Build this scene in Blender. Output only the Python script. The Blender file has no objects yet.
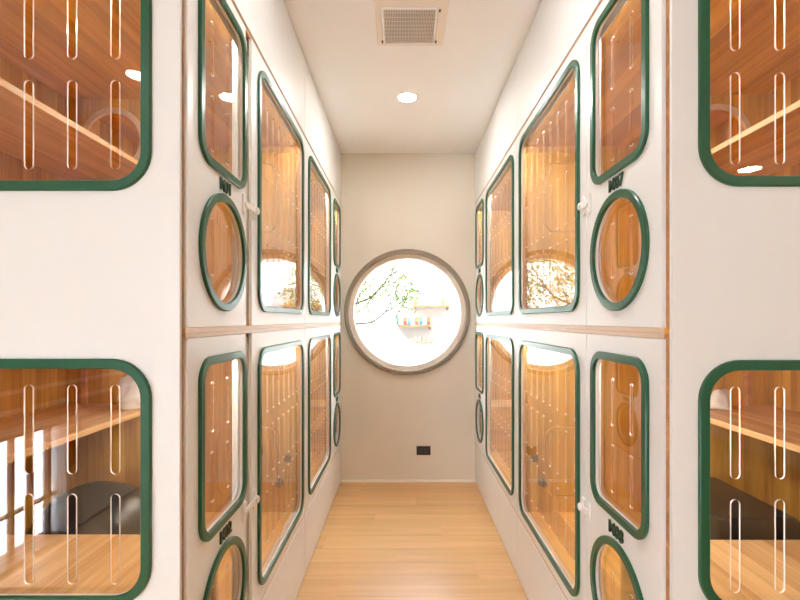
import bpy, bmesh, math, random
from mathutils import Vector, Matrix
from mathutils.geometry import tessellate_polygon
random.seed(7)
S = bpy.context.scene
COL = S.collection
PI = math.pi

# ---------------------------------------------------------------- frame of the place (metres; x right, y into the corridor)
EYE = 1.28
YB = 3.60                      # window wall
ZC = 2.60                      # ceiling
XL, XR = -0.49, 0.57           # door faces of the two rows
DEPTH = 0.835                  # depth of a suite
YEL, YER = 1.013, 0.981        # outer faces of the two end panels
YM = 2.272                     # between the near and the far suites

# ---------------------------------------------------------------- materials
def new_mat(name):
    m = bpy.data.materials.new(name); m.use_nodes = True
    nt = m.node_tree; nt.nodes.clear()
    out = nt.nodes.new('ShaderNodeOutputMaterial')
    return m, nt, out

def L(nt, a, b): nt.links.new(a, b)

def plain(name, col, rough=0.5, spec=0.5, bump=0.0, bscale=200, var=0.0, vscale=3.0, metallic=0.0, coat=0.0):
    m, nt, out = new_mat(name)
    p = nt.nodes.new('ShaderNodeBsdfPrincipled')
    p.inputs['Base Color'].default_value = (*col, 1); p.inputs['Roughness'].default_value = rough
    p.inputs['Specular IOR Level'].default_value = spec; p.inputs['Metallic'].default_value = metallic
    p.inputs['Coat Weight'].default_value = coat
    tc = nt.nodes.new('ShaderNodeTexCoord')
    if var > 0:
        n = nt.nodes.new('ShaderNodeTexNoise'); n.inputs['Scale'].default_value = vscale; n.inputs['Detail'].default_value = 4
        L(nt, tc.outputs['Object'], n.inputs['Vector'])
        mx = nt.nodes.new('ShaderNodeMix'); mx.data_type = 'RGBA'
        mx.inputs[6].default_value = (*[c * (1 - var) for c in col], 1); mx.inputs[7].default_value = (*[min(1, c * (1 + var)) for c in col], 1)
        L(nt, n.outputs['Fac'], mx.inputs[0]); L(nt, mx.outputs[2], p.inputs['Base Color'])
    if bump > 0:
        n = nt.nodes.new('ShaderNodeTexNoise'); n.inputs['Scale'].default_value = bscale; n.inputs['Detail'].default_value = 3
        L(nt, tc.outputs['Object'], n.inputs['Vector'])
        b = nt.nodes.new('ShaderNodeBump'); b.inputs['Strength'].default_value = bump; b.inputs['Distance'].default_value = 0.002
        L(nt, n.outputs['Fac'], b.inputs['Height']); L(nt, b.outputs['Normal'], p.inputs['Normal'])
    L(nt, p.outputs[0], out.inputs[0])
    return m

def wood(name, grain, dark, light, strip=None, stripw=0.07, rough=0.42, stripvar=0.25, length=None, freq=22.0, contrast=1.25):
    """veneer with the grain along one axis; strips (planks) counted along another axis"""
    m, nt, out = new_mat(name)
    p = nt.nodes.new('ShaderNodeBsdfPrincipled'); p.inputs['Roughness'].default_value = rough
    tc = nt.nodes.new('ShaderNodeTexCoord')
    sep = nt.nodes.new('ShaderNodeSeparateXYZ'); L(nt, tc.outputs['Object'], sep.inputs[0])
    def math_(op, a, b=None):
        n = nt.nodes.new('ShaderNodeMath'); n.operation = op
        for i, v in enumerate((a, b)):
            if v is None: continue
            if isinstance(v, (int, float)): n.inputs[i].default_value = v
            else: L(nt, v, n.inputs[i])
        return n.outputs[0]
    vec = tc.outputs['Object']
    rnd = None
    if strip is not None:
        cell = math_('FLOOR', math_('DIVIDE', sep.outputs[strip], stripw))
        if length:
            off = math_('MULTIPLY', math_('FRACT', math_('MULTIPLY', cell, 0.377)), length)
            cell2 = math_('FLOOR', math_('DIVIDE', math_('ADD', sep.outputs[grain], off), length))
            cell = math_('ADD', math_('MULTIPLY', cell, 7.13), math_('MULTIPLY', cell2, 3.71))
        wn = nt.nodes.new('ShaderNodeTexWhiteNoise'); wn.noise_dimensions = '1D'; L(nt, cell, wn.inputs['W'])
        rnd = wn.outputs['Value']
        add = nt.nodes.new('ShaderNodeVectorMath'); add.operation = 'ADD'
        cmb = nt.nodes.new('ShaderNodeCombineXYZ')
        for i in range(3): L(nt, math_('MULTIPLY', rnd, 9.0 + i * 3), cmb.inputs[i])
        L(nt, tc.outputs['Object'], add.inputs[0]); L(nt, cmb.outputs[0], add.inputs[1]); vec = add.outputs[0]
    mp = nt.nodes.new('ShaderNodeMapping')
    sc = [freq] * 3; sc[grain] = freq * 0.055
    mp.inputs['Scale'].default_value = sc; L(nt, vec, mp.inputs['Vector'])
    n1 = nt.nodes.new('ShaderNodeTexNoise'); n1.inputs['Scale'].default_value = 1.0; n1.inputs['Detail'].default_value = 6; n1.inputs['Distortion'].default_value = 0.6
    L(nt, mp.outputs[0], n1.inputs['Vector'])
    mp2 = nt.nodes.new('ShaderNodeMapping')
    sc = [freq * 9] * 3; sc[grain] = freq * 0.35
    mp2.inputs['Scale'].default_value = sc; L(nt, vec, mp2.inputs['Vector'])
    n2 = nt.nodes.new('ShaderNodeTexNoise'); n2.inputs['Scale'].default_value = 1.0; n2.inputs['Detail'].default_value = 3
    L(nt, mp2.outputs[0], n2.inputs['Vector'])
    f = math_('ADD', math_('MULTIPLY', n1.outputs['Fac'], 0.75), math_('MULTIPLY', n2.outputs['Fac'], 0.25))
    if rnd is not None: f = math_('ADD', f, math_('MULTIPLY', math_('SUBTRACT', rnd, 0.5), stripvar))
    rp = nt.nodes.new('ShaderNodeValToRGB')
    rp.color_ramp.elements[0].position = 0.5 - 0.2 / contrast; rp.color_ramp.elements[0].color = (*dark, 1)
    rp.color_ramp.elements[1].position = 0.5 + 0.2 / contrast; rp.color_ramp.elements[1].color = (*light, 1)
    L(nt, f, rp.inputs[0])
    colour = rp.outputs[0]
    if strip is not None:
        fr = math_('FRACT', math_('DIVIDE', sep.outputs[strip], stripw))
        seam = math_('MINIMUM', fr, math_('SUBTRACT', 1.0, fr))
        s2 = math_('LESS_THAN', seam, 0.0009 / stripw)
        mx = nt.nodes.new('ShaderNodeMix'); mx.data_type = 'RGBA'
        mx.inputs[7].default_value = (*[c * 0.62 for c in dark], 1)
        L(nt, math_('MULTIPLY', s2, 0.6), mx.inputs[0]); L(nt, colour, mx.inputs[6]); colour = mx.outputs[2]
    L(nt, colour, p.inputs['Base Color'])
    b = nt.nodes.new('ShaderNodeBump'); b.inputs['Strength'].default_value = 0.12; b.inputs['Distance'].default_value = 0.001
    L(nt, f, b.inputs['Height']); L(nt, b.outputs['Normal'], p.inputs['Normal'])
    L(nt, p.outputs[0], out.inputs[0])
    return m

def clear_sheet(name, tint=(0.97, 0.97, 0.96)):
    m, nt, out = new_mat(name)
    tr = nt.nodes.new('ShaderNodeBsdfTransparent'); tr.inputs[0].default_value = (*tint, 1)
    gl = nt.nodes.new('ShaderNodeBsdfGlossy'); gl.inputs['Roughness'].default_value = 0.0
    gl.inputs[0].default_value = (1, 1, 1, 1)
    geo = nt.nodes.new('ShaderNodeNewGeometry')
    mi = nt.nodes.new('ShaderNodeMix'); mi.data_type = 'FLOAT'          # same index on both faces of the thin sheet
    mi.inputs[2].default_value = 1.49; mi.inputs[3].default_value = 1 / 1.49
    L(nt, geo.outputs['Backfacing'], mi.inputs[0])
    fr = nt.nodes.new('ShaderNodeFresnel'); L(nt, mi.outputs[0], fr.inputs['IOR'])
    mx = nt.nodes.new('ShaderNodeMixShader')
    L(nt, fr.outputs[0], mx.inputs[0]); L(nt, tr.outputs[0], mx.inputs[1]); L(nt, gl.outputs[0], mx.inputs[2])
    L(nt, mx.outputs[0], out.inputs[0])
    return m

def frost(name, k):
    m, nt, out = new_mat(name)
    p = nt.nodes.new('ShaderNodeBsdfPrincipled'); p.inputs['Base Color'].default_value = (0.95, 0.94, 0.92, 1); p.inputs['Roughness'].default_value = 0.12
    tr = nt.nodes.new('ShaderNodeBsdfTransparent'); mx = nt.nodes.new('ShaderNodeMixShader'); mx.inputs[0].default_value = k
    L(nt, tr.outputs[0], mx.inputs[1]); L(nt, p.outputs[0], mx.inputs[2]); L(nt, mx.outputs[0], out.inputs[0])
    return m

def glow(name, col, strength):
    m, nt, out = new_mat(name)
    e = nt.nodes.new('ShaderNodeEmission'); e.inputs[0].default_value = (*col, 1); e.inputs[1].default_value = strength
    L(nt, e.outputs[0], out.inputs[0])
    return m

def leaf_mat(name, a, b):
    m, nt, out = new_mat(name)
    d = nt.nodes.new('ShaderNodeBsdfDiffuse'); t = nt.nodes.new('ShaderNodeBsdfTranslucent')
    tc = nt.nodes.new('ShaderNodeTexCoord'); n = nt.nodes.new('ShaderNodeTexNoise'); n.inputs['Scale'].default_value = 9
    L(nt, tc.outputs['Object'], n.inputs['Vector'])
    mx = nt.nodes.new('ShaderNodeMix'); mx.data_type = 'RGBA'; mx.inputs[6].default_value = (*a, 1); mx.inputs[7].default_value = (*b, 1)
    rp = nt.nodes.new('ShaderNodeMapRange'); rp.inputs[1].default_value = 0.35; rp.inputs[2].default_value = 0.65
    L(nt, n.outputs['Fac'], rp.inputs[0]); L(nt, rp.outputs[0], mx.inputs[0])
    L(nt, mx.outputs[2], d.inputs[0]); L(nt, mx.outputs[2], t.inputs[0])
    ms = nt.nodes.new('ShaderNodeMixShader'); ms.inputs[0].default_value = 0.4
    L(nt, d.outputs[0], ms.inputs[1]); L(nt, t.outputs[0], ms.inputs[2]); L(nt, ms.outputs[0], out.inputs[0])
    return m

WD, WL = (0.45, 0.205, 0.032), (0.80, 0.45, 0.090)
M = dict(
    white=plain('white_laminate', (0.825, 0.845, 0.835), 0.34, 0.5, 0.02, 60),
    white_edge=plain('white_edge_band', (0.88, 0.85, 0.80), 0.45),
    green=plain('green_trim_paint', (0.010, 0.098, 0.045), 0.28, 0.5),
    darkgreen=plain('dark_green_letters', (0.006, 0.055, 0.026), 0.35),
    sheet=clear_sheet('clear_acrylic'),
    glass=clear_sheet('window_glass', (0.985, 0.99, 0.985)),
    slot=frost('polished_acrylic_edge', 1.0), slotside=frost('clear_acrylic_edge', 0.22),  # opaque white edge paints the glints that polished slot ends catch
    wx=wood('veneer_grain_x', 0, WD, WL, 2, 0.09),
    wy=wood('veneer_grain_y', 1, (0.55, 0.26, 0.045), (0.90, 0.52, 0.12), 0, 0.09),  # lighter than the other veneers, standing in for light on suite ceilings
    wz=wood('veneer_grain_z', 2, WD, WL, 1, 0.08),
    wzx=wood('veneer_grain_z_side', 2, WD, WL, 0, 0.08),
    edge=wood('plywood_edge', 1, (0.46, 0.20, 0.07), (0.72, 0.38, 0.16), None, rough=0.5),
    shelf=wood('shelf_board', 1, (0.54, 0.29, 0.11), (0.86, 0.57, 0.28), 0, 0.11, rough=0.35),
    floor=wood('oak_vinyl_plank', 0, (0.58, 0.32, 0.125), (0.81, 0.51, 0.235), 1, 0.15, rough=0.30, stripvar=0.10, length=1.1, freq=16, contrast=0.8),
    wall=plain('beige_wall_paint', (0.76, 0.71, 0.61), 0.85, 0.3, 0.25, 120, 0.02, 2),
    wallw=plain('white_wall_paint', (0.82, 0.80, 0.76), 0.85, 0.3, 0.2, 120),
    ceil=plain('ceiling_paint', (0.90, 0.90, 0.89), 0.9, 0.3, 0.1, 150),
    ring=plain('taupe_window_ring', (0.27, 0.22, 0.16), 0.5, 0.5),
    reveal=plain('pale_window_reveal', (0.82, 0.74, 0.64), 0.6),
    black=plain('black_plastic', (0.012, 0.012, 0.013), 0.35),
    blackrim=plain('charcoal_plastic', (0.03, 0.03, 0.032), 0.3),
    white_plastic=plain('white_plastic', (0.88, 0.87, 0.84), 0.3, 0.5),
    cream=plain('cream_plastic', (0.80, 0.71, 0.60), 0.5),
    greyslat=plain('grey_louvre', (0.36, 0.33, 0.30), 0.5),
    dark=plain('dark_cavity', (0.03, 0.028, 0.026), 0.8),
    brown=plain('dark_brown_wood', (0.13, 0.055, 0.03), 0.45, 0.5, 0.1, 80, 0.2, 12),
    brass=plain('bronze_latch', (0.10, 0.055, 0.03), 0.35, metallic=0.6),
    cloth=plain('white_cloth', (0.86, 0.85, 0.83), 0.9, 0.2, 0.4, 90),
    bark=plain('bark', (0.06, 0.04, 0.035), 0.9, 0.2, 0.6, 60, 0.3, 20),
    leaf=leaf_mat('tree_leaves', (0.035, 0.10, 0.010), (0.14, 0.19, 0.028)),
    bush=leaf_mat('shrub_leaves', (0.05, 0.12, 0.015), (0.20, 0.22, 0.035)),
    outwall=plain('white_render', (0.86, 0.86, 0.86), 0.9, 0.2, 0.2, 60),
    paving=plain('pale_paving', (0.60, 0.57, 0.52), 0.9, 0.2, 0.3, 40, 0.08, 5),
    lip=wood('pale_lipping', 1, (0.60, 0.42, 0.28), (0.80, 0.62, 0.45), None, rough=0.4),
    led=glow('warm_light_strip', (1.0, 0.92, 0.78), 115.0),  # emission of the strips added inside the suites
    lamp=glow('warm_lamp_diffuser', (1.0, 0.99, 0.96), 165.0),
    lamp2=glow('neutral_lamp_diffuser', (0.98, 0.99, 1.0), 120.0),  # emission of the unseen lamp added over the corridor
    lamp4=glow('cool_lamp_diffuser', (0.92, 0.97, 1.0), 16.0),
    lamp3=glow('amber_lamp_diffuser', (1.0, 0.84, 0.62), 50.0),
)
def tint(name, c): 
    M[name] = plain(name, c, 0.5); return M[name]

# ---------------------------------------------------------------- object helpers
def finish(name, verts, faces, mats, parent=None, smooth=False, midx=None, bevel=0.0, angle=35):
    me = bpy.data.meshes.new(name)
    off = Vector((0, 0, 0))
    if parent is not None:
        p = parent
        while p is not None: off += p.location; p = p.parent
    me.from_pydata([tuple(Vector(v) - off) for v in verts], [], faces)
    if not isinstance(mats, (list, tuple)): mats = [mats]
    for m in mats: me.materials.append(m)
    if midx:
        for pl, i in zip(me.polygons, midx): pl.material_index = i
    bm = bmesh.new(); bm.from_mesh(me)
    bmesh.ops.remove_doubles(bm, verts=bm.verts, dist=1e-6)
    bmesh.ops.recalc_face_normals(bm, faces=bm.faces)
    bm.to_mesh(me); bm.free()
    if smooth:
        for pl in me.polygons: pl.use_smooth = True
        me.set_sharp_from_angle(angle=math.radians(angle))
    o = bpy.data.objects.new(name, me); COL.objects.link(o)
    if parent is not None: o.parent = parent
    if bevel > 0:
        b = o.modifiers.new('soft_edges', 'BEVEL'); b.width = bevel; b.segments = 2; b.limit_method = 'ANGLE'; b.angle_limit = math.radians(50)
    return o

def thing(name, label, cat, loc, group=None):
    o = bpy.data.objects.new(name, None); COL.objects.link(o); o.location = loc; o.empty_display_size = 0.05
    return tag(o, label, cat, group)

def tag(o, label, cat, group=None):
    o['label'] = label; o['category'] = cat
    if group: o['group'] = group
    return o

def struct(o, label=None, cat=None):
    o['kind'] = 'structure'
    if label: o['label'] = label
    if cat: o['category'] = cat
    return o

BOXF = [(0, 1, 3, 2), (4, 6, 7, 5), (0, 4, 5, 1), (2, 3, 7, 6), (0, 2, 6, 4), (1, 5, 7, 3)]
def box_v(x0, x1, y0, y1, z0, z1):
    return [(x, y, z) for x in (x0, x1) for y in (y0, y1) for z in (z0, z1)]
def box(name, x0, x1, y0, y1, z0, z1, mat, parent=None, bevel=0.0):
    return finish(name, box_v(x0, x1, y0, y1, z0, z1), BOXF, mat, parent, bevel=bevel)

class MB:
    """collects pieces of one mesh"""
    def __init__(s): s.v = []; s.f = []; s.m = []
    def add(s, v, f, mi=0):
        b = len(s.v); s.v += [tuple(x) for x in v]; s.f += [tuple(i + b for i in q) for q in f]; s.m += [mi] * len(f); return s
    def box(s, *a, mi=0): return s.add(box_v(*a), BOXF, mi)
    def lathe(s, c, axis, prof, n=24, mi=0):
        """prof: (radius, distance along axis)"""
        ax = Vector(axis).normalized(); t = Vector((0, 0, 1)) if abs(ax.z) < 0.9 else Vector((1, 0, 0))
        u = ax.cross(t).normalized(); w = ax.cross(u)
        v = []; f = []
        for r, d in prof:
            for k in range(n):
                a = 2 * PI * k / n; v.append(Vector(c) + ax * d + (u * math.cos(a) + w * math.sin(a)) * r)
        for i in range(len(prof) - 1):
            for k in range(n): f.append((i * n + k, i * n + (k + 1) % n, (i + 1) * n + (k + 1) % n, (i + 1) * n + k))
        f.append(tuple(range(n))); f.append(tuple(range((len(prof) - 1) * n, len(prof) * n)))
        return s.add(v, f, mi)
    def tube(s, pts, radii, n=8, mi=0):
        v = []; f = []; pts = [Vector(p) for p in pts]
        for i, p in enumerate(pts):
            d = (pts[min(i + 1, len(pts) - 1)] - pts[max(i - 1, 0)]).normalized()
            t = Vector((0, 0, 1)) if abs(d.z) < 0.9 else Vector((1, 0, 0))
            u = d.cross(t).normalized(); w = d.cross(u)
            r = radii[i] if isinstance(radii, (list, tuple)) else radii
            for k in range(n):
                a = 2 * PI * k / n; v.append(p + (u * math.cos(a) + w * math.sin(a)) * r)
        for i in range(len(pts) - 1):
            for k in range(n): f.append((i * n + k, i * n + (k + 1) % n, (i + 1) * n + (k + 1) % n, (i + 1) * n + k))
        f.append(tuple(range(n))); f.append(tuple(range((len(pts) - 1) * n, len(pts) * n)))
        return s.add(v, f, mi)
    def build(s, name, mats, parent=None, smooth=False, bevel=0.0, angle=35):
        return finish(name, s.v, s.f, mats, parent, smooth, s.m, bevel, angle)

# outlines in a panel's own plane (u, v)
def rrect(cu, cv, w, h, r, n=10):
    pts = []
    for sx, sy, a0 in ((1, 1, 0), (-1, 1, 90), (-1, -1, 180), (1, -1, 270)):
        for k in range(n + 1):
            a = math.radians(a0 + 90 * k / n)
            pts.append((cu + sx * (w / 2 - r) + r * math.cos(a), cv + sy * (h / 2 - r) + r * math.sin(a)))
    return pts
def circle(cu, cv, r, n=56): return [(cu + r * math.cos(2 * PI * k / n), cv + r * math.sin(2 * PI * k / n)) for k in range(n)]
def rect(u0, u1, v0, v1): return [(u0, v0), (u1, v0), (u1, v1), (u0, v1)]

def slab(name, P, outer, holes, d0, d1, mats, parent, hole_mat=0, outer_mat=0, bevel=0.0, flank_mat=None):
    """a board with real openings, between depths d0 and d1 of the plane P(u, v, d)"""
    loops = [outer] + holes
    pts = [p for lp in loops for p in lp]; n = len(pts)
    tris = tessellate_polygon([[Vector((p[0], p[1], 0)) for p in lp] for lp in loops])
    v = [P(u, w, d1) for u, w in pts] + [P(u, w, d0) for u, w in pts]
    f = []; mi = []
    for t in tris:
        f.append(tuple(t)); mi.append(0); f.append(tuple(i + n for i in reversed(t))); mi.append(0)
    b = 0
    for li, lp in enumerate(loops):
        k = len(lp)
        for i in range(k):
            j = (i + 1) % k
            f.append((b + i, b + j, n + b + j, n + b + i)); mi.append((flank_mat if flank_mat is not None and math.hypot(lp[i][0] - lp[j][0], lp[i][1] - lp[j][1]) > 0.03 else hole_mat) if li else outer_mat)
        b += k
    me_mats = mats if isinstance(mats, (list, tuple)) else [mats]
    return finish(name, v, f, me_mats, parent, midx=mi, bevel=bevel)

def ring(name, P, outline, width, d0, d1, mat, parent, ch=0.002):
    """moulding around an opening: outline(offset) gives the outer loop moved inwards by offset"""
    sect = [(0, d0), (0, d1 - ch), (ch, d1), (width - ch, d1), (width, d1 - ch), (width, d0)]
    v = []; f = []
    for off, d in sect: v += [P(u, w, d) for u, w in outline(off)]
    n = len(outline(0)); k = len(sect)
    for i in range(k):
        j = (i + 1) % k
        for q in range(n): f.append((i * n + q, i * n + (q + 1) % n, j * n + (q + 1) % n, j * n + q))
    return finish(name, v, f, mat, parent, smooth=True, angle=30)

TW = 0.022                                         # width of the green trim
def rr_out(cu, cv, w, h, r): return lambda o: rrect(cu, cv, w - 2 * o, h - 2 * o, max(r - o, 0.004))
def ci_out(cu, cv, r): return lambda o: circle(cu, cv, r - o)
def stadium(cu, v0, v1, w): return rrect(cu, (v0 + v1) / 2, w, v1 - v0, w / 2 - 1e-5, 5)

def glazing(P, part, outline, slots, thick=0.003):
    """green trim, slotted clear sheet for one opening of a door or panel (children of that part)"""
    ring('window_trim', P, outline, TW, 0.0, 0.0085, M['green'], part)
    slab('clear_pane', P, outline(TW - 0.007), slots, -0.0102 - thick, -0.0102, [M['sheet'], M['slot'], M['slotside']], part, hole_mat=1, flank_mat=2 if thick < 0.004 else 1)

def lettering(P, text, cu, cv, h, s, part):
    cu_ = bpy.data.curves.new('t', 'FONT'); cu_.body = text; cu_.size = h / 0.70; cu_.align_x = 'CENTER'
    cu_.extrude = 0.0022; cu_.offset = 0.0004; cu_.space_character = 0.98; cu_.resolution_u = 4
    o = bpy.data.objects.new('t', cu_); COL.objects.link(o)
    dg = bpy.context.evaluated_depsgraph_get(); me = o.evaluated_get(dg).to_mesh()
    vs = [P(cu + s * v.co.x, cv - h / 2 + v.co.y, 0.0022 + v.co.z) for v in me.vertices]; fs = [tuple(p.vertices) for p in me.polygons]
    o.evaluated_get(dg).to_mesh_clear(); bpy.data.objects.remove(o)
    return finish('number_lettering', vs, fs, M['darkgreen'], part)

# ---------------------------------------------------------------- the room shell
def plane_y(y, s=-1): return lambda u, v, d: (u, y + s * d, v)
WCX, WCZ = 0.034, 1.342                            # centre of the round window
struct(box('floor', -2.0, 3.4, -3.2, YB, -0.1, 0.0, M['floor']), 'pale oak plank floor running down the corridor', 'floor')
struct(box('ceiling', -2.0, 3.4, -3.2, YB, ZC, ZC + 0.1, M['ceil']), 'plain off white ceiling of the corridor', 'ceiling')
struct(slab('wall_back', plane_y(YB), rect(-2.0, 3.4, 0, ZC), [circle(WCX, WCZ, 0.463, 72)], -0.16, 0.0, [M['wall'], M['reveal']], None, hole_mat=1), 'beige end wall around the round window', 'wall')
struct(box('baseboard_back', XL, XR, YB - 0.008, YB, 0.0, 0.018, M['white_edge']))
struct(box('wall_left', -2.15, -2.0, -3.2, 1.02, 1.03, ZC, M['wallw']), 'white wall at the left behind the camera', 'wall')
struct(box('wall_right', 3.4, 3.55, -3.2, 1.02, 0, ZC, M['wallw']))
struct(box('wall_north_west', -2.15, XL - DEPTH - 0.005, 1.03, YB, 0, ZC, M['wallw']))
struct(box('wall_north_east', XR + DEPTH + 0.005, 3.55, 1.0, YB, 0, ZC, M['wallw']))

def ring_window():
    w = bpy.data.objects.new('window_1', None); COL.objects.link(w); w.location = (WCX, YB, WCZ)
    struct(w, 'round window with a wide taupe ring in the end wall', 'window')
    P = plane_y(YB)
    ring('window_ring', P, (lambda o: circle(WCX, WCZ, 0.4965 - o, 72)), 0.036, 0.0, 0.030, M['ring'], w, ch=0.006)
    ring('window_frame', P, lambda o: circle(WCX, WCZ, 0.4625 - o, 72), 0.036, -0.060, -0.012, M['reveal'], w)
    slab('window_pane', P, circle(WCX, WCZ, 0.436, 72), [], -0.046, -0.040, M['glass'], w)
ring_window()

# left wall of the lobby behind the camera: low barred window under a brown band with white mouldings
def lobby_window():
    w = bpy.data.objects.new('window_2', None); COL.objects.link(w); w.location = (-2.0, 0, 0)
    struct(w, 'low barred window in the lobby wall behind the camera', 'window')
    box('window_base', -2.15, -2.0, -3.2, 1.02, -0.05, 0.02, M['brown'], w)
    box('window_head', -2.15, -2.0, -3.2, 1.02, 0.67, 1.03, M['brown'], w)
    box('window_side', -2.15, -2.0, -3.2, -0.66, 0.02, 0.67, M['wallw'], w)
    box('window_side', -2.15, -2.0, 0.12, 1.02, 0.02, 0.67, M['wallw'], w)  # unseen wall piece added to cut daylight on the left end panel
    for z in (0.70, 0.80, 0.90): box('moulding', -2.0, -1.985, -3.2, 1.02, z, z + 0.022, M['white_edge'], w)
    y = -0.61
    while y < 0.1:
        box('window_bar', -2.09, -2.065, y - 0.012, y + 0.012, 0.02, 0.67, M['brown'], w); y += 0.125
    box('window_rail', -2.095, -2.06, -0.66, 0.12, 0.245, 0.257, M['brown'], w)
    for yy in (-0.70, -0.78): box('window_post', -2.0, -1.985, yy - 0.02, yy + 0.02, 0.02, 0.67, M['white_edge'], w)
lobby_window()

# back of the lobby: unseen window opening added to let in daylight
def shop_front():
    struct(slab('wall_front', plane_y(-3.2, 1), rect(-2.15, 3.55, 0, ZC), [rect(-1.9, -1.1, 0.35, 2.15)], -0.15, 0.0, M['wallw'], None))
    w = bpy.data.objects.new('window_3', None); COL.objects.link(w); w.location = (-0.4, -3.2, 0.35)
    struct(w)
    for x in (-1.9, -1.14): box('window_post', x, x + 0.04, -3.3, -3.25, 0.35, 2.15, M['brown'], w)
    box('window_head', -1.9, -1.1, -3.3, -3.25, 2.11, 2.15, M['brown'], w); box('window_sill', -1.9, -1.1, -3.33, -3.18, 0.33, 0.37, M['brown'], w)
shop_front()

# ---------------------------------------------------------------- cat suites
#              u0     u1     frame centre / width      (along y)
ROWS = {
    'L': dict(near=((1.035, 1.417, 1.2495, 0.323), (1.4735, 2.2695, 1.878, 0.694)),
              far=((3.105, 3.590, 3.360, 0.325), (2.2745, 3.1020, 2.700, 0.707))),
    'R': dict(near=((1.003, 1.4105, 1.211, 0.316), (1.4140, 2.2690, 1.841, 0.752)),
              far=((3.134, 3.590, 3.375, 0.330), (2.2740, 3.1310, 2.722, 0.775))),
}
LEV = {  # door z0 z1 | rect z0 z1 | round z0 z1 | wide z0 z1 | text centre | latch z | inner floor, inner ceiling
    'up': dict(z=(1.263, 2.190), rect=(1.671, 2.150), circ=(1.304, 1.623), wide=(1.308, 2.150), txt=1.647, latch=1.637,
               inner=(1.262, 2.142), rows=((2.062, 1.862), (1.812, 1.620), (1.570, 1.375)), nrows=((2.066, 1.921), (1.870, 1.722)), crows=((1.55, 1.395),)),
    'low': dict(z=(0.313, 1.2375), rect=(0.742, 1.188), circ=(0.340, 0.662), wide=(0.356, 1.184), txt=0.7035, latch=0.692,
                inner=(0.325, 1.226), rows=((1.165 - .008, 0.940), (0.885, 0.700), (0.650, 0.460)), nrows=((1.118, 0.985), (0.935, 0.80)), crows=((0.58, 0.425),)),
}

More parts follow.
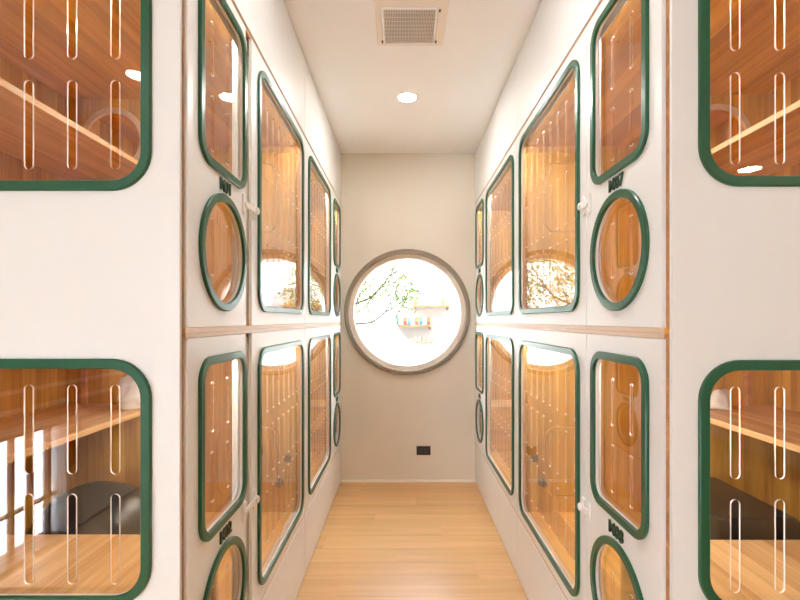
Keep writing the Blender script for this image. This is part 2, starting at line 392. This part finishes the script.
def make_suite(side, end, lev, number, label):
    sg = -1 if side == 'L' else 1
    XF = XL if side == 'L' else XR
    YE = (YEL if side == 'L' else YER) + 0.016
    P = lambda u, v, d: (XF - sg * d, u, v)
    (n0, n1, nc, nw), (w0, w1, wc, ww) = ROWS[side][end]
    lv = dict(LEV[lev])
    if lev == 'low': lv.update(dict(rect=(0.726, 1.188), circ=(0.350, 0.670), txt=0.697) if side == 'L' else dict(rect=(0.748, 1.190), circ=(0.372, 0.690), txt=0.716))
    z0, z1 = lv['z']; zf, zc = lv['inner']
    y0, y1 = (YE, YM - 0.001) if end == 'near' else (YM + 0.001, YB - 0.002)
    t = thing('cat_suite', label, 'cat suite', (XF + sg * 0.016, (y0 + y1) / 2, z0 - 0.011), 'cat suites in two facing rows')
    def X(e0, e1): a, b = XF + sg * e0, XF + sg * e1; return (min(a, b), max(a, b))
    yy = (lambda a: YE + a) if end == 'near' else (lambda a: YB - 0.002 - a)
    def Y(a, b): p, q = yy(a), yy(b); return (min(p, q), max(p, q))
    # carcass boards
    top = 2.203 if lev == 'up' else 1.250
    bot = 1.2505 if lev == 'up' else 0.302
    box('floor_board', *X(0.003, DEPTH), y0, y1, bot, zf, M['wy'], t)
    box('ceiling_board', *X(0.016, DEPTH), y0 + 0.012, y1 - 0.010, zc, zc + 0.012, M['wy'], t)
    if lev == 'up':
        box('top_board', *X(0.004, DEPTH), y0, y1, 2.1915, 2.2025, M['edge'], t)
        box('front_lipping', *X(0.001, 0.0029), y0, y1, bot, zf, M['lip'], t)
    else:
        box('top_board', *X(0.003, DEPTH), y0, y1, 1.2388, 1.2500, M['edge'], t)
        box('front_lipping', *X(0.001, 0.0029), y0, y1, 1.2388, 1.2500, M['lip'], t)
    jl, jr = min(n1, w1), max(n0, w0)
    box('jamb', *X(0.0165, 0.034), jl - 0.022, jr + 0.022, z0, z1, M['white_edge'], t)
    box('corner_post', *X(0.009, 0.0162), *((y0, y0 + 0.005) if end == 'near' else (y1 - 0.001, y1)), zf, zc + 0.011, M['edge'], t)
    box('light_strip', *X(0.0194, 0.0270), *Y(0.03, 1.20), zc - 0.0009, zc - 0.0002, M['led'], t)  # unseen emitter added to brighten the suite interior
    box('valance', *X(0.0160, 0.0190), y0 + 0.013, y1 - 0.011, zc - 0.0255, zc - 0.0002, M['white_edge'], t)  # added board that keeps the emitter out of sight
    box('back_board', *X(DEPTH - 0.012, DEPTH), y0 + 0.012, y1 - 0.010, zf, zc, M['wz'], t)
    # outer end board: the near suites open to the end panel's window
    if end == 'near':
        zz = (1.567, 2.145) if lev == 'up' else (0.645, 1.188)
        ex0, ex1 = XF + sg * 0.085, XF + sg * 0.735
        slab('side_board', lambda u, v, d: (u, YE + d, v), rect(*X(0.0165, DEPTH), zf, top if lev == 'low' else 2.19), [rrect((ex0 + ex1) / 2, sum(zz) / 2, abs(ex1 - ex0), zz[1] - zz[0], 0.07)], 0.0, 0.012, M['wzx'], t)
    else:
        box('side_board', *X(0.016, DEPTH), YB - 0.014, YB - 0.002, zf, zc, M['wzx'], t)
    # board against the neighbour with its small connecting hatch
    hz = (1.715, 2.06) if lev == 'up' else (0.405, 0.750)
    hc = XF + sg * (0.135 + 0.15)
    yp = y1 if end == 'near' else y0
    PP = (lambda u, v, d: (u, yp - d, v)) if end == 'near' else (lambda u, v, d: (u, yp + d, v))
    slab('partition_board', PP, rect(*X(0.020, DEPTH - 0.012), zf, zc), [rrect(hc, sum(hz) / 2, 0.30, hz[1] - hz[0], 0.055)], 0.0, 0.010, M['wzx'], t)
    ha = slab('hatch', PP, rrect(hc, sum(hz) / 2, 0.291, hz[1] - hz[0] - 0.009, 0.051), [], 0.001, 0.0085, M['wzx'], t)
    if lev == 'low':
        kx = hc - sg * 0.165; kz = 0.475
        b = MB(); d = -1 if end == 'near' else 1
        b.lathe((kx, yp + d * 0.010, kz), (0, d, 0), [(0.020, 0), (0.020, 0.004), (0.010, 0.006), (0.010, 0.018), (0.017, 0.022), (0.016, 0.034), (0.0, 0.036)], 18)
        b.build('hatch_knob', M['black'], ha, smooth=True)
        box('hatch_plate', min(kx - sg * 0.055, kx - sg * 0.02), max(kx - sg * 0.055, kx - sg * 0.02), *sorted((yp + d * 0.010, yp + d * 0.013)), kz + 0.10, kz + 0.135, M['brass'], ha)
    # shelf along the back board, inner cross board
    sz = 1.850 if lev == 'up' else 0.955
    box('shelf', *X(0.455, DEPTH - 0.0125), *Y(0.0125, 0.742), sz - 0.02, sz, M['shelf'], t, bevel=0.002)
    yq = yy(0.742); dq = 1 if end == 'near' else -1
    PQ = lambda u, v, d: (u, yq + dq * (0.012 - d), v)
    hcx = XF + sg * 0.636
    holes = [circle(hcx, 1.978, 0.105, 48)] if lev == 'up' else []
    c = slab('cross_board', PQ, rect(*X(0.392, DEPTH - 0.0125), zf + 0.001, zc - 0.001), holes, 0.0, 0.012, M['wzx'], t)
    if lev == 'up':
        ring('hole_rim', PQ, lambda o: circle(hcx, 1.978, 0.126 - o, 48), 0.022, 0.0122, 0.020, M['lip'], c)
    else:
        box('batten', *X(0.735, 0.752), *sorted((yq - dq * 0.0005, yq - dq * 0.016)), 0.956, zc - 0.001, M['edge'], c)
        box('platform', *X(0.045, DEPTH - 0.0125), *Y(0.0125, 0.305), 0.632, 0.652, M['shelf'], t, bevel=0.002)
        box('platform_front', *X(0.05, DEPTH - 0.0125), *Y(0.285, 0.300), zf + 0.0005, 0.6315, M['wx'], t)
    # narrow fixed panel: rounded window above, round window below
    rz, cz = lv['rect'], lv['circ']; rh = rz[1] - rz[0]; cr = (cz[1] - cz[0]) / 2; cc = (cz[0] + cz[1]) / 2
    o1 = rr_out(nc, sum(rz) / 2, nw, rh, 0.062); o2 = ci_out(nc, cc, cr)
    fp = slab('fixed_panel', P, rect(n0, n1, z0, z1), [o1(TW - 0.002), o2(TW - 0.002)], -0.0095, 0.0, [M['white'], M['white_edge']], t, hole_mat=1)
    fb = slab('panel_backing', P, rect(n0, n1, z0, z1), [o1(TW - 0.0055), o2(TW - 0.0055)], -0.0145, -0.0139, M['white_edge'], t)
    glazing(P, fp, o1, [stadium(nc + s * 0.052, b, a, 0.013) for s in (-1, 1) for a, b in lv['nrows']])
    glazing(P, fp, o2, [stadium(nc + s * 0.052, b, a, 0.013) for s in (-1, 1) for a, b in lv['crows']])
    lettering(P, number, nc + 0.004, lv['txt'], 0.033, -sg, fp)
    # wide door
    wz = lv['wide']
    o3 = rr_out(wc, sum(wz) / 2, ww, wz[1] - wz[0], 0.075)
    dr = slab('door', P, rect(w0, w1, z0, z1), [o3(TW - 0.002)], -0.0095, 0.0, [M['white'], M['white_edge']], t, hole_mat=1)
    ncol = 8; span = ww - 2 * TW - 0.10
    glazing(P, dr, o3, [stadium(wc - span / 2 + span * k / (ncol - 1), b, a, 0.013) for k in range(ncol) for a, b in lv['rows']])
    # latch across the joint of panel and door
    if end == 'near':
        lz = lv['latch']; b = MB(); jn = (n1 + w0) / 2
        for uc, hw in ((n1 - 0.020, 0.013), (w0 + 0.018, 0.012)):
            pts = rrect(uc, lz, hw * 2, 0.062, 0.010, 4); k = len(pts)
            v = [P(u, w, 0.0005) for u, w in pts] + [P(u, w, 0.006) for u, w in pts]
            b.add(v, [tuple(range(k)), tuple(range(k, 2 * k))] + [(i, (i + 1) % k, k + (i + 1) % k, k + i) for i in range(k)])
        pts = rrect(jn + 0.006, lz, (w0 - n1) + 0.062, 0.018, 0.008, 4); k = len(pts)
        v = [P(u, w, 0.006) for u, w in pts] + [P(u, w, 0.010) for u, w in pts]
        b.add(v, [tuple(range(k)), tuple(range(k, 2 * k))] + [(i, (i + 1) % k, k + (i + 1) % k, k + i) for i in range(k)])
        b.lathe(P(w0 + 0.018, lz, 0.006), (-sg, 0, 0), [(0.008, 0), (0.008, 0.003), (0.012, 0.005), (0.012, 0.010), (0.009, 0.012), (0, 0.0125)], 16)
        for q in (-0.022, 0.022): b.lathe(P(n1 - 0.020, lz + q, 0.006), (-sg, 0, 0), [(0.005, 0), (0.005, 0.002), (0, 0.0025)], 12)
        b.build('latch', M['white_plastic'], dr, smooth=True, angle=40)
    return t

make_suite('L', 'near', 'up', 'M01', 'upper near left white cat suite lettered M01')
make_suite('L', 'near', 'low', 'M02', 'lower near left white cat suite lettered M02')
make_suite('L', 'far', 'up', 'M03', 'upper far left white cat suite beyond M01, by the window wall')
make_suite('L', 'far', 'low', 'M04', 'lower far left white cat suite beyond M02, by the window wall')
make_suite('R', 'far', 'up', 'M05', 'upper far right white cat suite beyond M07, by the window wall')
make_suite('R', 'far', 'low', 'M06', 'lower far right white cat suite beyond M08, by the window wall')
make_suite('R', 'near', 'up', 'M07', 'upper near right white cat suite lettered M07')
make_suite('R', 'near', 'low', 'M08', 'lower near right white cat suite lettered M08')

# ---------------------------------------------------------------- end panels facing the camera, two windows each
def end_panel(side, label):
    sg = -1 if side == 'L' else 1
    XF, YE = (XL, YEL) if side == 'L' else (XR, YER)
    xi = -0.4976 if side == 'L' else 0.580
    xo = XF + sg * DEPTH
    P = lambda u, v, d: (u, YE - d, v)
    t = thing('end_panel', label, 'panel', ((xi + xo) / 2, YE, 0), 'white end panels of the two rows')
    e = 0.069 if side == 'L' else 0.066            # trim starts this far from the row's face
    u0, u1 = XF + sg * e, XF + sg * (e + 0.665)
    wins = [((1.567, 2.150), ((2.070, 1.868), (1.820, 1.6195))), ((0.645, 1.194), ((1.134, 0.933), (0.888, 0.685)))]
    outs = [rr_out((u0 + u1) / 2, (a + b) / 2, abs(u1 - u0), b - a, 0.088) for (a, b), _ in wins]
    bd = slab('panel_board', P, rect(min(xi, xo), max(xi, xo), 0.001, ZC - 0.004), [o(TW - 0.002) for o in outs], -0.0095, 0.0, [M['white'], M['white_edge']], t, hole_mat=1)
    for o, (_, rows) in zip(outs, wins):
        glazing(P, bd, o, [stadium(XF + sg * (e + 0.089 + 0.0975 * k), b, a, 0.020) for k in range(6) for a, b in rows], 0.0042)
    return t
end_panel('L', 'white end panel on the left facing the room, with two big green framed windows')
end_panel('R', 'white end panel on the right facing the room, with two big green framed windows')

# ---------------------------------------------------------------- fascia boards above and plinth boards below
for side, XF, sg, YE in (('left', XL, -1, YEL), ('right', XR, 1, YER)):
    ys = 2.275 if side == 'left' else 2.285
    xa = sorted((XF, XF + sg * 0.016))
    for a, b, w in ((YE + 0.022, ys - 0.002, 'near'), (ys + 0.002, YB - 0.002, 'far')):
        o = box('fascia_board', *xa, a, b, 2.206, ZC - 0.009, M['white'], bevel=0.001)
        tag(o, f'plain white {w} fascia board above the {side} row of suites, under the ceiling', 'board', 'white fascia boards')
        yp = ys if w == 'near' else ys
        o = box('plinth_board', *xa, a, b, 0.006, 0.301, M['white'], bevel=0.001)
        tag(o, f'plain white {w} plinth board along the floor under the {side} row', 'board', 'white plinth boards')
    # dark joint behind the boards
    struct(box(f'trim_{1 if sg < 0 else 2}', *sorted((XF + sg * 0.017, XF + sg * 0.035)), YE + 0.017, YB - 0.003, 2.2035, ZC, M['edge']))
    struct(box(f'trim_{3 if sg < 0 else 4}', *sorted((XF + sg * 0.017, XF + sg * 0.035)), YE + 0.017, YB - 0.003, 0.0, 0.3015, M['edge']))

# ---------------------------------------------------------------- things inside the suites
def dome_box(x, y, z, label):
    t = thing('litter_box', label, 'litter box', (x, y, z))
    b = MB(); n = 28
    def loop(rx, ry, h): return [(x + rx * math.copysign(abs(math.cos(a)) ** 0.9, math.cos(a)), y + ry * math.copysign(abs(math.sin(a)) ** 0.9, math.sin(a)), z + h) for a in [2 * PI * k / n for k in range(n)]]
    def stack(L_):
        v = []; f = []
        for l in L_: v += l
        for i in range(len(L_) - 1):
            for k in range(n): f.append((i * n + k, i * n + (k + 1) % n, (i + 1) * n + (k + 1) % n, (i + 1) * n + k))
        f += [tuple(range(n)), tuple(range((len(L_) - 1) * n, len(L_) * n))]
        return v, f
    b.add(*stack([loop(0.19, 0.15, 0.001), loop(0.215, 0.165, 0.16)])); b.build('tray', M['black'], t, smooth=True)
    b = MB(); b.add(*stack([loop(0.22, 0.17, 0.16), loop(0.225, 0.172, 0.165), loop(0.225, 0.172, 0.185), loop(0.22, 0.168, 0.19)])); b.build('rim', M['blackrim'], t, smooth=True)
    b = MB(); b.add(*stack([loop(0.215 * math.cos(a), 0.165 * math.cos(a), 0.19 + 0.215 * math.sin(a)) for a in [PI / 2 * q / 8 for q in range(8)]])); b.build('hood', M['black'], t, smooth=True)
dome_box(-1.03, 1.535, 0.3255, 'domed black litter box behind the wooden platform of suite M02')

def tray_box(label):
    t = thing('litter_box', label, 'litter box', (1.14, 1.50, 0.3255)); z = 0.3255
    x0, x1, y0, y1 = 0.92, 1.37, 1.335, 1.70
    prof = [(x0, 0.001), (x1, 0.001), (x1, 0.22), (1.16, 0.37), (x0, 0.37)]
    def pr(name, y0, y1, p, m):
        k = len(p); v = [(a, y0, z + b) for a, b in p] + [(a, y1, z + b) for a, b in p]
        return finish(name, v, [tuple(range(k)), tuple(range(k, 2 * k))] + [(i, (i + 1) % k, k + (i + 1) % k, k + i) for i in range(k)], m, t, bevel=0.006)
    pr('tray', y0, y1, [(x0 + .01, 0.001), (x1 - .01, 0.001), (x1, 0.20), (x0, 0.20)], M['black'])
    pr('hood', y0 + 0.005, y1 - 0.005, [(x0 + .005, 0.2005), (x1 - .005, 0.2005), (x1 - .01, 0.23), (1.16, 0.37), (x0 + .01, 0.37)], M['black'])
tray_box('angular black litter box behind the wooden platform of suite M08')

def crumple(x, y, z, s, seed, label):
    rnd = random.Random(seed); bm = bmesh.new(); bmesh.ops.create_icosphere(bm, subdivisions=3, radius=1)
    dirs = [Vector((rnd.uniform(-1, 1), rnd.uniform(-1, 1), rnd.uniform(-1, 1))).normalized() for _ in range(14)]
    for v in bm.verts:
        d = v.co.normalized(); k = 1.0 + sum((0.55 if i % 2 else -0.32) * max(0, d.dot(q)) ** 14 for i, q in enumerate(dirs))
        v.co = d * k; v.co.x *= 0.8; v.co.y *= 0.7; v.co.z *= 1.0
        if v.co.z < -0.7: v.co.z = -0.7
    vs = [(x + v.co.x * s, y + v.co.y * s, z + (v.co.z + 0.7) * s) for v in bm.verts]; fs = [tuple(q.index for q in f.verts) for f in bm.faces]; bm.free()
    return tag(finish('cloth_toy', vs, fs, M['cloth'], None, smooth=True, angle=60), label, 'toy')
crumple(-0.985, 1.66, 0.956, 0.062, 3, 'crumpled white cloth toy on the shelf in suite M02')
crumple(1.15, 1.66, 0.956, 0.042, 5, 'small white cloth toy on the shelf in suite M08')

# ---------------------------------------------------------------- ceiling: vent and lamps; outlet
def vent():
    x0, x1, y0, y1 = -0.120, 0.190, 1.855, 2.172; z = ZC
    t = thing('ceiling_vent', 'square cream ceiling air vent with a grey louvred grille', 'vent', ((x0 + x1) / 2, (y0 + y1) / 2, z))
    gx0, gx1, gy0, gy1 = -0.087, 0.144, 1.910, 2.150
    Pc = lambda u, v, d: (u, v, z - d)
    slab('vent_frame', Pc, rect(x0, x1, y0, y1), [rect(gx0 - .004, gx1 + .004, gy0 - .004, gy1 + .004)], 0.0, 0.012, M['cream'], t, bevel=0.005)
    slab('grille_border', Pc, rect(gx0 - .0035, gx1 + .0035, gy0 - .0035, gy1 + .0035), [rect(gx0 + .003, gx1 - .003, gy0 + .003, gy1 - .003)], 0.002, 0.0155, M['white_plastic'], t)
    box('vent_backing', gx0 + .003, gx1 - .003, gy0 + .003, gy1 - .003, z - 0.0035, z - 0.001, M['greyslat'], t)
    b = MB(); n = 32
    for k in range(n):
        x = gx0 + .006 + (gx1 - gx0 - .012) * k / (n - 1); b.box(x - .0016, x + .0016, gy0 + .003, gy1 - .003, z - 0.012, z - 0.004)
    for k in range(9):
        y = gy0 + .012 + (gy1 - gy0 - .024) * k / 8; b.box(gx0 + .003, gx1 - .003, y - .0008, y + .0008, z - 0.0065, z - 0.004)
    b.build('grille', M['cream'], t)
    for cx, cy in ((gx1 + .012, gy0 + .012), (gx0 - .010, gy1 - .012), (gx1 + .010, gy1 - .012)):
        box('clip', cx - .004, cx + .004, cy - .008, cy + .008, z - 0.015, z - 0.0115, M['brass'], t)
vent()

def downlight(x, y, r, mat, label):
    t = thing('downlight', label, 'ceiling light', (x, y, ZC), 'recessed ceiling lights')
    b = MB(); b.lathe((x, y, ZC), (0, 0, -1), [(r * 1.0, 0.0), (r * 1.12, 0.0), (r * 1.12, 0.004), (r * 1.04, 0.007), (r * 1.0, 0.004), (r * 1.0, 0.0)], 40)
    bz = b.build('bezel', M['white_plastic'], t, smooth=True)
    b = MB(); b.lathe((x, y, ZC), (0, 0, -1), [(r * 0.98, 0.001), (r * 0.98, 0.004), (0.001, 0.0045)], 40); b.build('diffuser', mat, t)
downlight(0.024, 2.69, 0.050, M['lamp'], 'small round lit downlight in the corridor ceiling, beyond the vent')
downlight(0.024, 1.35, 0.050, M['lamp2'], 'round lit downlight in the corridor ceiling, nearer than the vent')  # added out of view to lift the corridor light
downlight(-1.43, -0.40, 0.055, M['lamp4'], 'round lit downlight behind the camera over the left of the lobby')
downlight(3.03, -1.99, 0.085, M['lamp3'], 'round lit downlight behind the camera over the right of the lobby')

def outlet():
    cx, cz = 0.162, 0.248
    t = thing('wall_outlet', 'black double wall outlet low on the beige end wall', 'outlet', (cx, YB, cz))
    box('face_plate', cx - .055, cx + .055, YB - .007, YB, cz - .035, cz + .035, M['black'], t, bevel=0.002)
    for s in (-1, 1):
        sk = box('socket', cx + s * .023 - .018, cx + s * .023 + .018, YB - .009, YB - .007, cz - .020, cz + .020, M['blackrim'], t, bevel=0.0008)
        for q in (-.006, .006): box('pin_slot', cx + s * .023 + q - .0012, cx + s * .023 + q + .0012, YB - .0094, YB - .009, cz - .006, cz + .008, M['dark'], sk)
outlet()

# ---------------------------------------------------------------- outside the round window
YW = 5.25                                         # white wall across the light well
struct(box('ground', -6, 6, YB + 0.16, 9, -0.15, -0.02, M['paving']), 'pale paving of the light well outside', 'ground')
HX, HZ, HR = 0.245, 1.326, 0.335
struct(slab('wall_outside', lambda u, v, d: (u, YW - d, v), rect(-5, 3.4, -0.02, 1.90), [circle(HX, HZ, HR, 56)], -0.12, 0.0, M['outwall'], None), 'white garden wall with a round opening across the light well', 'wall')
struct(box('trim_5', -5, 3.4, YW - 0.03, YW + 0.15, 1.90, 1.94, M['outwall']))
SX0, SX1, SY1 = -0.9, 1.5, 6.35
sh = bpy.data.objects.new('wall_shop', None); COL.objects.link(sh); sh.location = (HX, SY1, 0); struct(sh, 'pale shop interior seen through the round opening', 'wall')
box('wall_panel', SX0, SX1, SY1, SY1 + .08, -0.02, 2.2, M['outwall'], sh)
box('wall_roof', SX0, SX1, YW + .19, SY1, 2.2, 2.25, M['outwall'], sh)  # unseen roof added to dim the shop; its front gap admits sky
box('wall_panel', SX0 - .08, SX0, YW + .12, SY1, -0.02, 2.2, M['outwall'], sh); box('wall_panel', SX1, SX1 + .08, YW + .12, SY1, -0.02, 2.2, M['outwall'], sh)

def wshelf(x0, x1, y, z, label):
    t = thing('wall_shelf', label, 'shelf', ((x0 + x1) / 2, y, z), 'shelves in the shop across')
    box('shelf_board', x0, x1, y, SY1 - 0.0005, z - .02, z, M['shelf'], t)
    for x in (x0 + .05, x1 - .05): box('bracket', x - .008, x + .008, y + .03, SY1 - 0.0005, z - .06, z - .0205, M['edge'], t)
def wx_(px, y): return (px - 403) * y / 455
def wz_(py, y): return EYE + (320 - py) * y / 455
ys_ = 6.12
ORD = ['first', 'second', 'third', 'fourth', 'fifth', 'sixth', 'seventh', 'eighth', 'ninth']
HUE = ['blue', 'orange', 'cream', 'green', 'red', 'ivory']
cols = [(0.10, 0.30, 0.42), (0.75, 0.35, 0.10), (0.80, 0.72, 0.55), (0.25, 0.45, 0.40), (0.60, 0.12, 0.08), (0.85, 0.80, 0.70)]
for i, c in enumerate(cols): tint('package_paint_%d' % i, c)
wshelf(wx_(412, ys_), wx_(452, ys_), ys_, wz_(305, ys_), 'upper pale wooden shelf seen in the round opening')
wshelf(wx_(392, ys_), wx_(434, ys_), ys_, wz_(325, ys_), 'middle pale wooden shelf with two rows of colourful boxes')
wshelf(wx_(408, ys_), wx_(436, ys_), ys_, wz_(343, ys_), 'lowest pale wooden shelf seen in the round opening')
def jar(x, y, z, r, h, m, label, group):
    b = MB(); b.lathe((x, y, z), (0, 0, 1), [(r * .92, 0.0005), (r, .006), (r, h * .7), (r * .7, h * .8), (r * .7, h * .84)], 14)
    j = tag(b.build('jar', m, None, smooth=True), label, 'jar', group)
    b = MB(); b.lathe((x, y, z), (0, 0, 1), [(r * .78, h * .84), (r * .78, h), (r * .7, h * 1.01)], 14); b.build('lid', M['white_plastic'], j, smooth=True)
for k in range(8):
    jar(wx_(416 + 4.6 * k, ys_), ys_ + .10, wz_(305, ys_), 0.022, 0.085, M['package_paint_%d' % (1 if k in (0, 6) else 2 if k % 2 else 5)], f'{ORD[k]} small jar from the left on the upper shelf outside the round window', 'jars on the upper shelf')
for k in range(6):
    jar(wx_(411 + 4.4 * k, ys_), ys_ + .10, wz_(343, ys_), 0.022, 0.075, M['package_paint_%d' % (2 if k % 2 else 5)], f'{ORD[k]} small jar from the left on the lowest shelf outside the round window', 'jars on the lowest shelf')
for row in range(2):
    for k in range(9):
        x = wx_(397 + 4.0 * k, ys_); z = wz_(325, ys_) + row * 0.0505
        o = box('carton', x - .022, x + .022, ys_ + .05, ys_ + .13, z + .0004, z + .050, M['package_paint_%d' % ((k * 2 + row * 3) % 6)], None, bevel=0.002)
        tag(o, f'{HUE[(k * 2 + row * 3) % 6]} carton, {ORD[k]} from the left in the {"top" if row else "bottom"} row on the middle shelf', 'carton', 'cartons in the top row' if row else 'cartons in the bottom row')

# ---- tree reaching into the view
def leaves(mb, c, n, spread, size, rnd):
    for _ in range(n):
        p = Vector(c) + Vector((rnd.gauss(0, 1) * spread[0], rnd.gauss(0, 1) * spread[1], rnd.gauss(0, 1) * spread[2]))
        a = Vector((rnd.uniform(-1, 1), rnd.uniform(-1, 1), rnd.uniform(-1, .6))).normalized(); b = a.orthogonal().normalized()
        b = (b * math.cos(rnd.uniform(0, PI)) + a.cross(b) * math.sin(rnd.uniform(0, PI))).normalized()
        s = size * rnd.uniform(.6, 1.3); nrm = a.cross(b) * s * 0.12
        mb.add([p - a * s, p - b * s * .38 + nrm, p + a * s, p + b * s * .38 + nrm], [(0, 1, 2), (0, 2, 3)])
YT = 4.45
def pt(px, py, dy=0.0): y = YT + dy; return ((px - 403) * y / 455, y, wz_(py, y))
def small_tree():
    rnd = random.Random(11)
    t = thing('tree', 'slender tree whose branches reach across the round window from the left', 'tree', (-0.95, 4.55, -0.02))
    tr = MB(); tr.tube([(-0.95, 4.55, -0.02), (-0.93, 4.55, 0.5), (-0.80, 4.50, 0.95), (-0.62, YT, 1.18)], [.045, .040, .032, .024], 10)
    tr.build('trunk', M['bark'], t, smooth=True)
    paths = [[(340, 324), (355, 324), (372, 323), (386, 312), (394, 298), (398, 284)], [(340, 306), (356, 304), (372, 297), (380, 288), (390, 276), (396, 264)],
             [(372, 323), (388, 326), (400, 312), (404, 300)], [(356, 304), (362, 290), (368, 276), (376, 264)], [(340, 300), (350, 285), (356, 276)],
             [(380, 288), (392, 284), (404, 276), (412, 270)], [(372, 297), (366, 306), (358, 312)], [(386, 312), (396, 306), (408, 296)], [(390, 276), (398, 270), (406, 264)]]
    fo = MB()
    for i, p in enumerate(paths):
        dy = rnd.uniform(-.12, .12)
        q = [pt(a, b, dy * (k / len(p))) for k, (a, b) in enumerate(p)]
        if i < 2 or i == 4: q = [(-0.66, YT, 1.12)] + q
        for _ in range(2):                                             # round the bends
            q2 = [q[0]]
            for a_, b_ in zip(q, q[1:]): q2 += [tuple(Vector(a_).lerp(Vector(b_), .25)), tuple(Vector(a_).lerp(Vector(b_), .75))]
            q = q2 + [q[-1]]
        n = len(q); r0 = .016 if i < 2 else .008
        b = MB(); b.tube(q, [r0 * (1 - .75 * k / (n - 1)) for k in range(n)], 6); b.build('branch', M['bark'], t, smooth=True)
        for a in q[6::3]: leaves(fo, a, 8, (.05, .08, .05), .014, rnd)
        for k in range(len(q) - 1):                                    # twigs
            for _ in range(1 if k % 2 else 2):
                s = Vector(q[k]).lerp(Vector(q[k + 1]), rnd.random()); e = s + Vector((rnd.uniform(-.08, .1), rnd.uniform(-.08, .08), rnd.uniform(-.04, .1)))
                w = MB(); w.tube([s, s.lerp(e, .5) + Vector((0, 0, .008)), e], [.0022, .0017, .001], 5)
                fo.add(w.v, w.f, 1); leaves(fo, e, 3, (.02, .03, .02), .012, rnd)
    for c in ((400, 276), (408, 284), (396, 288), (411, 296), (402, 300)): leaves(fo, pt(*c), 110, (.06, .10, .06), .019, rnd)
    for c in ((352, 262), (350, 278), (362, 280), (376, 296), (366, 312), (352, 314), (366, 270), (378, 282), (360, 290), (388, 298), (350, 300), (372, 258), (386, 262)): leaves(fo, pt(*c), 120, (.07, .10, .07), .018, rnd)
    leaves(fo, (-0.85, 4.4, 1.75), 500, (.16, .14, .20), .024, rnd)
    f = fo.build('foliage', [M['leaf'], M['bark']], t); f['kind'] = 'stuff'
small_tree()

def shrub(x, y, h, w, seed, label, mat):
    rnd = random.Random(seed); t = thing('shrub', label, 'shrub', (x, y, -0.02), 'shrubs in the light well')
    for k in range(5):
        b = MB(); a = rnd.uniform(0, 2 * PI); b.tube([(x + .03 * math.cos(a), y + .03 * math.sin(a), -0.02), (x + .12 * w * math.cos(a), y + .12 * w * math.sin(a), h * .5), (x + .5 * w * math.cos(a), y + .3 * w * math.sin(a), h * .85)], [.012, .009, .003], 6)
        b.build('stem', M['bark'], t, smooth=True)
    fo = MB()
    for _ in range(26):
        leaves(fo, (x + rnd.gauss(0, w * .4), y + rnd.gauss(0, w * .25), rnd.uniform(.25, 1.0) * h), 60, (w * .16, w * .12, w * .16), .026, rnd)
    f = fo.build('foliage', mat, t); f['kind'] = 'stuff'
shrub(-1.75, 4.40, 1.75, 0.34, 21, 'tall bushy green shrub outside, left of the round window', M['bush'])
shrub(-2.95, 4.45, 1.9, 0.34, 22, 'second leafy shrub outside, farther left of the round window', M['bush'])
shrub(1.75, 4.45, 1.45, 0.34, 23, 'leafy shrub outside, right of the round window', M['bush'])

# ---------------------------------------------------------------- light, sky, camera
w = bpy.data.worlds.new('sky'); S.world = w; w.use_nodes = True
nt = w.node_tree; bg = nt.nodes['Background']; bg.inputs[0].default_value = (0.88, 0.95, 1.06, 1); bg.inputs[1].default_value = 7.5
cam = bpy.data.cameras.new('camera'); cam.sensor_width = 36; cam.lens = 36 * 455 / 800; cam.clip_start = 0.02
cam.shift_x = -3 / 800; cam.shift_y = 20 / 800
co = bpy.data.objects.new('camera', cam); COL.objects.link(co); co.location = (0, 0, EYE); co.rotation_euler = (PI / 2, 0, 0)
S.camera = co
S.view_settings.view_transform = 'Standard'; S.view_settings.look = 'None'; S.view_settings.gamma = 1; S.view_settings.use_curve_mapping = False
S.view_settings.exposure = 1.27
S.cycles.max_bounces = 14; S.cycles.diffuse_bounces = 7; S.cycles.glossy_bounces = 6; S.cycles.transparent_max_bounces = 40
S.cycles.sample_clamp_indirect = 6.0; S.cycles.caustics_reflective = False; S.cycles.caustics_refractive = False
S.cycles.use_denoising = True
